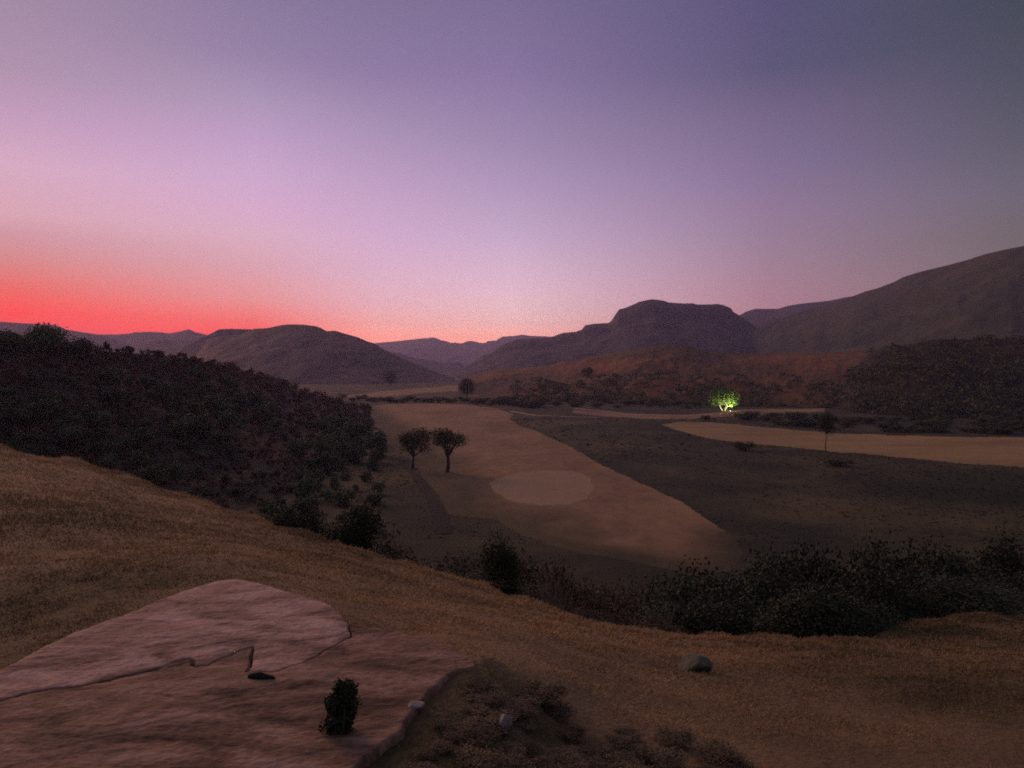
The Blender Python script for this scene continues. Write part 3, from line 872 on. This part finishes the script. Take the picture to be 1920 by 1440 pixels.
# two separate low bushes on the right flat, and the one at the tip of the scrub tongue
for (u, v, wpx, hpx, lab) in [(1574, 874, 62, 14, 'flat dark bush lying in the scrub below the slender tree'),
                              (1398, 846, 50, 20, 'low dark bush at the near edge of the pale right field'),
                              (1322, 789, 22, 12, 'small dark bush left of the floodlit tree beside the dirt track'),
                              (1100, 708, 30, 16, 'faint dark bush on the lower slope of the russet hill')]:
    q = gpt(u, v) if v > 720 else tuple(on_hill(RED_V, RED_U, u, 0.55))
    k_ = q[1] / F_PX
    dup(rb, q, random.random() * 6, (wpx * k_, wpx * k_, hpx * k_ * 1.2), lab, '')
    
# the woods on the dark right hill and at the russet hill's foot read as one mass
def woods(name, spots, n_leaf, label):
    V, Fq, o_ = [], [], 0
    for i, (q, wd, hh) in enumerate(spots):
        g = np.random.default_rng(900 + i)
        bl = [(q[0] + g.normal() * wd * .25, q[1] + g.normal() * wd * .25, q[2] + hh * (0.35 + 0.4 * g.random()), wd * .32, wd * .32, hh * .32) for _ in range(4)]
        v, f = leaf_cloud(n_leaf, bl, wd * 0.16, 1000 + i, shell=0.3)
        V.append(v); Fq.append(f + o_); o_ += len(v)
    o = mesh_np(name, np.concatenate(V), np.concatenate(Fq), M['far_leaf'], smooth=False)
    return stuff(o, label, 'woodland')
spots = []
for _ in range(420):
    u, t = random.uniform(1590, 1990), random.random() ** 1.2 * 0.95
    q = on_hill(DARK_V, DARK_U, u, t)
    wd = random.uniform(6, 11)
    spots.append((q, wd, wd * random.uniform(0.5, 0.9)))
for _ in range(330):
    u, t = random.uniform(960, 1640), random.random() ** 1.6 * 0.42
    q = on_hill(RED_V, RED_U, u, t)
    wd = random.uniform(6, 12)
    spots.append((q, wd, wd * random.uniform(0.4, 0.7)))
woods('woodland', spots, 60, 'dark scrub wood covering the right hill and the foot of the russet hill')

# ------------------------------------------------------------------ sandstone outcrop on the near slope
A_Z, B_Z = ZC - 2.115, ZC - 2.12
FRONT = [(-150, 1350), (0, 1311), (53, 1298), (100, 1288), (148, 1284), (185, 1275), (219, 1266), (264, 1258), (298, 1250), (317, 1240), (354, 1230), (362, 1233), (364, 1242), (375, 1246), (391, 1245), (412, 1234),
         (444, 1217), (470, 1210.5), (469, 1245), (466, 1259)]
A_PX = FRONT + [(516, 1261), (569, 1242), (611, 1218), (659, 1192), (657, 1170), (625, 1135), (560, 1113), (500, 1096), (445, 1084), (400, 1090), (340, 1108), (230, 1155), (150, 1182), (80, 1215), (0, 1255), (-150, 1310)]
B_PX = [(-400, 1330), (0, 1262), (300, 1180), (470, 1150), (600, 1160), (700, 1172), (743, 1176), (833, 1197), (875, 1218), (902, 1229), (903, 1252), (862, 1262), (822, 1298), (791, 1335), (767, 1372), (690, 1432), (600, 1560), (-420, 1560)]
A_W = on_plane(np.array([a for a, _ in A_PX]), np.array([b for _, b in A_PX]), A_Z)
B_W = on_plane(np.array([a for a, _ in B_PX]), np.array([b for _, b in B_PX]), B_Z)
out = empty('sandstone_outcrop', (0.0, 5.2, float(B_Z)))
tag(out, 'pinkish cracked sandstone ledge jutting from the grassy slope in front', 'rock outcrop')

def slab(name, poly, z0, thick, res, mat, seed, rim, extra=None):
    lo_, hi_ = poly.min(0) - 0.1, poly.max(0) + 0.1
    hi_[1] = hi_[1]
    lo_[1] = max(lo_[1], 2.6)
    xs, ys = np.arange(lo_[0], hi_[0], res), np.arange(lo_[1], hi_[1], res)
    X_, Y_ = np.meshgrid(xs, ys)
    wx = X_ + 0.035 * fbm(X_ * 5, Y_ * 5, seed, 4)
    wy = Y_ + 0.035 * fbm(X_ * 5, Y_ * 5, seed + 9, 4)
    ins = inside(wx, wy, poly)
    sd = edge_dist(wx, wy, poly) * np.where(ins, 1, -1)
    c_, s_ = math.cos(R(25)), math.sin(R(25))
    p_, q_ = (X_ * c_ + Y_ * s_), (-X_ * s_ + Y_ * c_)
    relief = 0.014 * fbm(p_ * 0.7, q_ * 1.5, 91, 4, 0.45) + 0.007 * fbm(X_ * 11, Y_ * 11, 103, 4, 0.65)
    # thin bedding steps
    st = fbm(p_ * 0.6, q_ * 1.7, 121, 4) * 5
    relief += 0.004 * (np.floor(st) + np.clip((st - np.floor(st)) * 9, 0, 1))
    e_ = np.clip(sd / rim, 0, 1)
    top = z0 + relief - (0.007 if rim < 0.03 else 0.03) * (1 - np.clip(sd / 0.08, 0, 1)) ** 2
    Z_ = top - thick * (1 - e_ * e_ * (3 - 2 * e_))
    if extra is not None:
        Z_ = extra(X_, Y_, Z_)
    keep = sd > -rim
    V_ = np.stack([X_, Y_ - 5.2, Z_ - B_Z], -1).reshape(-1, 3)
    f_ = grid_faces(len(ys), len(xs))
    f_ = f_[keep.ravel()[f_].all(1)]
    V_, f_, _ = compact(V_, f_)
    return mesh_np(name, V_, f_, mat, out)

FRONT_W = A_W[:len(FRONT) + 5]
def groove(X_, Y_, Z_):
    # the open joint along the upper slab's edge
    d_ = np.full(X_.shape, 1e9)
    X_, Y_ = X_ + 0.035 * fbm(X_ * 5, Y_ * 5, 71, 4), Y_ + 0.035 * fbm(X_ * 5, Y_ * 5, 80, 4)
    for i in range(1, len(FRONT) - 1):
        a, b = A_W[i], A_W[i + 1]
        ab = b - a
        t_ = np.clip(((X_ - a[0]) * ab[0] + (Y_ - a[1]) * ab[1]) / (ab @ ab), 0, 1)
        d_ = np.minimum(d_, np.hypot(X_ - a[0] - t_ * ab[0], Y_ - a[1] - t_ * ab[1]))
    under = np.where(inside(X_, Y_, A_W), np.clip((d_ - 0.0) / 0.010, 0, 1), 0)
    Z_ = Z_ - 0.10 * np.exp(-(d_ / 0.008) ** 2) - 0.06 * under
    return Z_
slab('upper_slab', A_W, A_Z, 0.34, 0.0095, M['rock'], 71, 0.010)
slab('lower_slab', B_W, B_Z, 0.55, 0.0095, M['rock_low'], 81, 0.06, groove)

# ------------------------------------------------------------------ near stones and shrubs
def stone(name, loc, size, seed, mat, label, cat, rz=0.0, cuts_n=14, near=0.30):
    import bmesh
    bm = bmesh.new()
    bmesh.ops.create_icosphere(bm, subdivisions=4, radius=0.5)
    g = np.array([v.co[:] for v in bm.verts])
    bm.verts.ensure_lookup_table()
    rr = np.random.default_rng(seed)
    cuts = rr.normal(size=(cuts_n, 3)); cuts /= np.linalg.norm(cuts, axis=1)[:, None]
    for n_ in cuts:                                   # flat broken faces
        dd_ = g @ n_ - rr.uniform(near, 0.45)
        g -= np.where(dd_ > 0, dd_ * 0.95, 0)[:, None] * n_
    g *= (1 + 0.10 * fbm(g[:, 0] * 4 + g[:, 2] * 3, g[:, 1] * 4, seed, 4))[:, None]
    f_ = np.array([[v.index for v in f.verts] for f in bm.faces])
    bm.free()
    g = g * size
    g[:, 2] -= g[:, 2].min() + 0.18 * size[2]
    o = mesh_np(name, g, f_, mat)
    o.location = loc
    o.rotation_euler = (0, 0, rz)
    return tag(o, label, cat)

def near_at(u, v):
    """where the sight line meets the near slope"""
    X, D = raydir(float(u), float(v))
    Y = 3.0
    while Y < 40:
        if ZC + D * Y <= float(ground_z(X * Y, Y)):
            break
        Y += 0.03
    return (float(X * Y), float(Y), float(ground_z(X * Y, Y)))

q = near_at(1300, 1258)
q = (q[0], q[1], q[2] - 0.06)
stone('boulder', q, np.array([0.52, 0.44, 0.36]) * q[1] / 10, 23, M['boulder'], 'flat grey-green boulder alone on the grass of the near slope', 'boulder', 0.5, 9, 0.16)
bx, by = on_plane(780.0, 1322.0, B_Z)
stone('stone', (float(bx), float(by), float(B_Z) - 0.01), np.array([0.11, 0.10, 0.045]), 6, M['pale_stone'], 'small whitish stone lying on the sandstone ledge', 'stone', 0.5)
q = near_at(948, 1385)
stone('stone', (q[0], q[1], q[2] + 0.06), np.array([0.085, 0.08, 0.12]), 8, M['pale_stone'], 'pale upright stone among the dry brown shrubs', 'stone', 1.0)
q = gpt(851.5, 909)
stone('marker_stone', q, np.array([0.62, 0.5, 0.42]), 9, M['pale_stone'], 'tiny white stone in the tan field below the lone tree', 'stone')

cx_, cy_ = on_plane(490.0, 1274.0, B_Z)  # black piece added in place of the shaded slot below the slab corner
stone('slot_shade', (float(cx_), float(cy_), float(B_Z) + 0.004), np.array([0.20, 0.07, 0.085]), 31, M['slot_dark'], 'narrow black piece standing in for the shaded slot at the notch of the ledge crack', 'stone', -0.12, 12, 0.24)
# the small dark shrub growing on the ledge
sx_, sy_ = on_plane(640.0, 1372.0, B_Z)
ds = bush_meshes(0.21, 0.38, 301, 3600, 0.022, 12)
low_ = leaf_cloud(2600, [(0, 0, 0.07, 0.085, 0.085, 0.09), (0.03, 0, 0.17, 0.075, 0.075, 0.1), (-0.05, 0.02, 0.04, 0.08, 0.07, 0.05)], 0.022, 302, shell=0.2)
ds = (ds[0], (np.concatenate([ds[1][0], low_[0]]), np.concatenate([ds[1][1], low_[1] + len(ds[1][0])])))
plant('ledge_shrub', (float(sx_), float(sy_), float(B_Z)), ds, (M['bark'], M['near_leaf']), 'small upright blackish shrub growing on the sandstone ledge', 'shrub', None, 0.4, (1, 1, 1), ('stem', 'foliage'))

# dry shrubs right of the ledge
G4, L4 = 'dry shrubs right of the ledge', 'low dry brown shrub on the dark ground right of the sandstone ledge'
LOW = np.array([(905, 1268), (945, 1262), (1000, 1272), (1060, 1310), (1120, 1365), (1200, 1372), (1260, 1372), (1340, 1405), (1420, 1450), (1300, 1500), (720, 1500), (740, 1440), (800, 1380), (850, 1320)], float)
bsh = [bush_meshes(1.0, 0.62, 310 + s, 4200, 0.045, 11) for s in range(4)]
cnt, bp, spots_ = 0, [], []
while cnt < 70:
    u, v = random.uniform(700, 1430), random.uniform(1262, 1500)
    if not inside(np.array([u]), np.array([v]), LOW)[0]:
        continue
    if any((u - a) ** 2 + (v - b) ** 2 < 24 ** 2 for a, b in spots_):
        spots_ = spots_[1:]
        continue
    spots_.append((u, v))
    q = near_at(u, v + 12)
    wd = random.uniform(50, 120) * q[1] / F_PX
    s3 = (wd, wd, wd * random.uniform(0.2, 0.42))
    if cnt < 4:
        bp.append(plant('dry_shrub', q, bsh[cnt], (M['bark'], M['brown_leaf']), L4, 'shrub', G4, random.random() * 6, s3, ('stem', 'foliage')))
    else:
        dup(bp[cnt % 4], q, random.random() * 6, s3)
    cnt += 1

# shrubs growing up from behind the rim
def rim_spot(u, beyond):
    X = raydir(float(u), 1000.0)[0]
    Y = float(np.interp(X, _eX, _e[:, 2])) + beyond
    return (float(X * Y), Y, float(ground_z(X * Y, Y)))
rim = [bush_meshes(1.0, 1.0, 330 + s, 9000, 0.03, 12) for s in range(4)]
def rim_shrub(name, u, top_v, w_px, beyond, i, label, group=None, first={}):
    q = rim_spot(u, beyond)
    topz = ZC + raydir(float(u), float(top_v))[1] * q[1]
    h = max(topz - q[2], 0.6)
    wd = w_px * q[1] / F_PX
    s3 = (wd, wd, h)
    key = i % 4
    if key not in first:
        first[key] = plant(name, q, rim[key], (M['bark'], M['near_leaf']), label, 'shrub', group, random.random() * 6, s3, ('stem', 'foliage'))
        return first[key]
    o = dup(first[key], q, random.random() * 6, s3, label, group or '')
    o.name = name
    return o
GR, LR = 'tall shrubs behind the right rim', 'tall black-green shrub in the mass rising behind the right part of the rim'
n_ = 0
for row, (bey, lo_v, hi_v) in enumerate([(8.0, 1000, 1035), (4.5, 1035, 1085), (2.0, 1085, 1145)]):
    for u in np.arange(1300 if row else 1350, 1960, 62):
        uu = u + random.uniform(-20, 20)
        tv = random.uniform(lo_v, hi_v) + (20 if uu < 1330 else 0) + (14 if 1500 < uu < 1560 else 0)
        rim_shrub('tall_shrub', uu, tv, random.uniform(150, 230), bey + random.uniform(-.6, .6), n_, LR, GR)
        n_ += 1
rim_shrub('upright_shrub', 945, 988, 108, 1.3, 0, 'dense upright dark shrub standing at the rim between ravine and near slope')
rim_shrub('rounded_shrub', 668, 935, 130, 3.0, 1, 'broad rounded dark shrub at the notch in the rim of the near slope')
rim_shrub('rounded_shrub', 560, 930, 130, 5.0, 2, 'dark shrub left of the notch in the rim, half hidden by the slope')
GD, LD_ = 'brownish shrubs of the ravine', 'brownish shrub in the ravine below the tan field'
for row, (b0_, dv_) in enumerate([(9.0, 18), (6.0, 42), (3.5, 64), (1.6, 84)]):
    for i, u in enumerate(np.arange(690 + 17 * row, 1300, 52)):
        tv = np.interp(u, [690, 760, 830, 930, 1000, 1100, 1190, 1290], [960, 985, 995, 998, 1018, 1045, 1062, 1085]) + dv_ + random.uniform(-8, 14)
        q = rim_spot(u + random.uniform(-14, 14), b0_ + random.uniform(-.8, .8))
        h_ = max(ZC + raydir(float(u), float(tv))[1] * q[1] - q[2], 0.5)
        wd = random.uniform(100, 170) * q[1] / F_PX
        s3 = (wd, wd, h_)
        if row == 0 and i < 3:
            rb_ = plant('ravine_shrub', q, bush_meshes(1.0, 1.0, 360 + i, 5000, 0.032, 12), (M['bark'], M['ravine_leaf']), LD_, 'shrub', GD, random.random() * 6, s3, ('stem', 'foliage'))
            rav = [rb_] if i == 0 else rav + [rb_]
        else:
            dup(rav[(i + row) % len(rav)], q, random.random() * 6, s3)

# pale reeds beside the upright shrub
def reeds(u, v_top, w_px, n, label, seed):
    q = rim_spot(u, 1.2)
    g = np.random.default_rng(seed)
    topz = ZC + raydir(float(u), float(v_top))[1] * q[1]
    H = topz - q[2]
    Wd = w_px * q[1] / F_PX
    V, Fq, o_ = [], [], 0
    for i in range(n):
        b = np.array([g.normal() * Wd * .3, g.normal() * Wd * .3, 0])
        ln = np.array([g.normal() * .12, g.normal() * .12, 1.0]) * H * g.uniform(0.7, 1.05)
        v, f = tubes([[tuple(b + ln * s + np.array([ln[0], ln[1], 0]) * s * s) + (0.009 * (1 - 0.6 * s),) for s in np.linspace(0, 1, 4)]], 3)
        V.append(v); Fq.append(f + o_); o_ += len(v)
    o = mesh_np('reed_clump', np.concatenate(V), np.concatenate(Fq), M['reed'])
    o.location = q
    return tag(o, label, 'reeds')
reeds(1036, 1066, 62, 46, 'clump of thin pale reeds right of the dense upright shrub', 3)
reeds(1246, 1112, 26, 14, 'small sparse clump of pale reeds left of the black-green shrub mass', 4)

# ------------------------------------------------------------------ grass of the near slope
def blades(n, seed):
    g = np.random.default_rng(seed)
    X = g.uniform(-0.78, 0.78, n)
    ye = np.interp(X, _eX, _e[:, 2])
    fr = g.random(n)
    Y = np.exp(math.log(3.6) + (np.log(ye * 1.04) - math.log(3.6)) * fr)
    near_rim = g.random(n) < 0.16
    Y = np.where(near_rim, ye * g.uniform(0.93, 1.06, n), Y)
    x = X * Y
    keep = ~(inside(x, Y, A_W) | inside(x, Y, B_W))
    x, Y = x[keep], Y[keep]
    clump = fbm(x * 2.2, Y * 2.2, 61, 3)
    keep = g.random(len(x)) < np.clip(0.85 + clump * 0.6, 0.3, 1)
    x, Y, clump = x[keep], Y[keep], clump[keep]
    m = len(x)
    z = ground_z(x, Y) - 0.015
    h = (0.018 + 0.034 * g.random(m)) * (0.9 + 0.5 * clump) * np.clip(Y / 9, 0.55, 1.5)
    wd = 0.0042 * np.clip(Y / 6, 0.7, 2.6)
    a = g.random(m) * 6.283
    lean = g.normal(size=(m, 2)) * 0.9 * h[:, None]
    dx, dy = np.cos(a) * wd, np.sin(a) * wd
    b0 = np.stack([x - dx, Y - dy, z], -1)
    b1 = np.stack([x + dx, Y + dy, z], -1)
    m0 = np.stack([x - dx * .7 + lean[:, 0] * .35, Y - dy * .7 + lean[:, 1] * .35, z + h * .6], -1)
    m1 = np.stack([x + dx * .7 + lean[:, 0] * .35, Y + dy * .7 + lean[:, 1] * .35, z + h * .6], -1)
    tp = np.stack([x + lean[:, 0], Y + lean[:, 1], z + h], -1)
    V = np.stack([b0, b1, m1, m0, tp], 1).reshape(-1, 3)
    i = np.arange(m)[:, None] * 5
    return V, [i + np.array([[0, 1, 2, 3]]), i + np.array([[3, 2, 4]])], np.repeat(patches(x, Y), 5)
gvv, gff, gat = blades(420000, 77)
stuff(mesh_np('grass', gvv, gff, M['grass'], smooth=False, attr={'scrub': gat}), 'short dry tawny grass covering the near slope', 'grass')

# ------------------------------------------------------------------ dusk haze
hb = bpy.data.materials.new('dusk_haze')
hb.use_nodes = True
ht = hb.node_tree
ht.nodes.clear()
pv = ht.nodes.new('ShaderNodeVolumePrincipled')
pv.inputs['Color'].default_value = (0.64, 0.60, 1.0, 1)
pv.inputs['Density'].default_value = HAZE_D
pv.inputs['Anisotropy'].default_value = 0.35
ho = ht.nodes.new('ShaderNodeOutputMaterial')
ht.links.new(pv.outputs[0], ho.inputs['Volume'])
hv_, hf_ = box(0, 0, (HAZE_TOP - 14) / 2, 2 * HAZE_R, 2 * HAZE_R, HAZE_TOP + 14)
hz_ = mesh_np('haze', hv_, hf_, hb, smooth=False)
stuff(hz_)
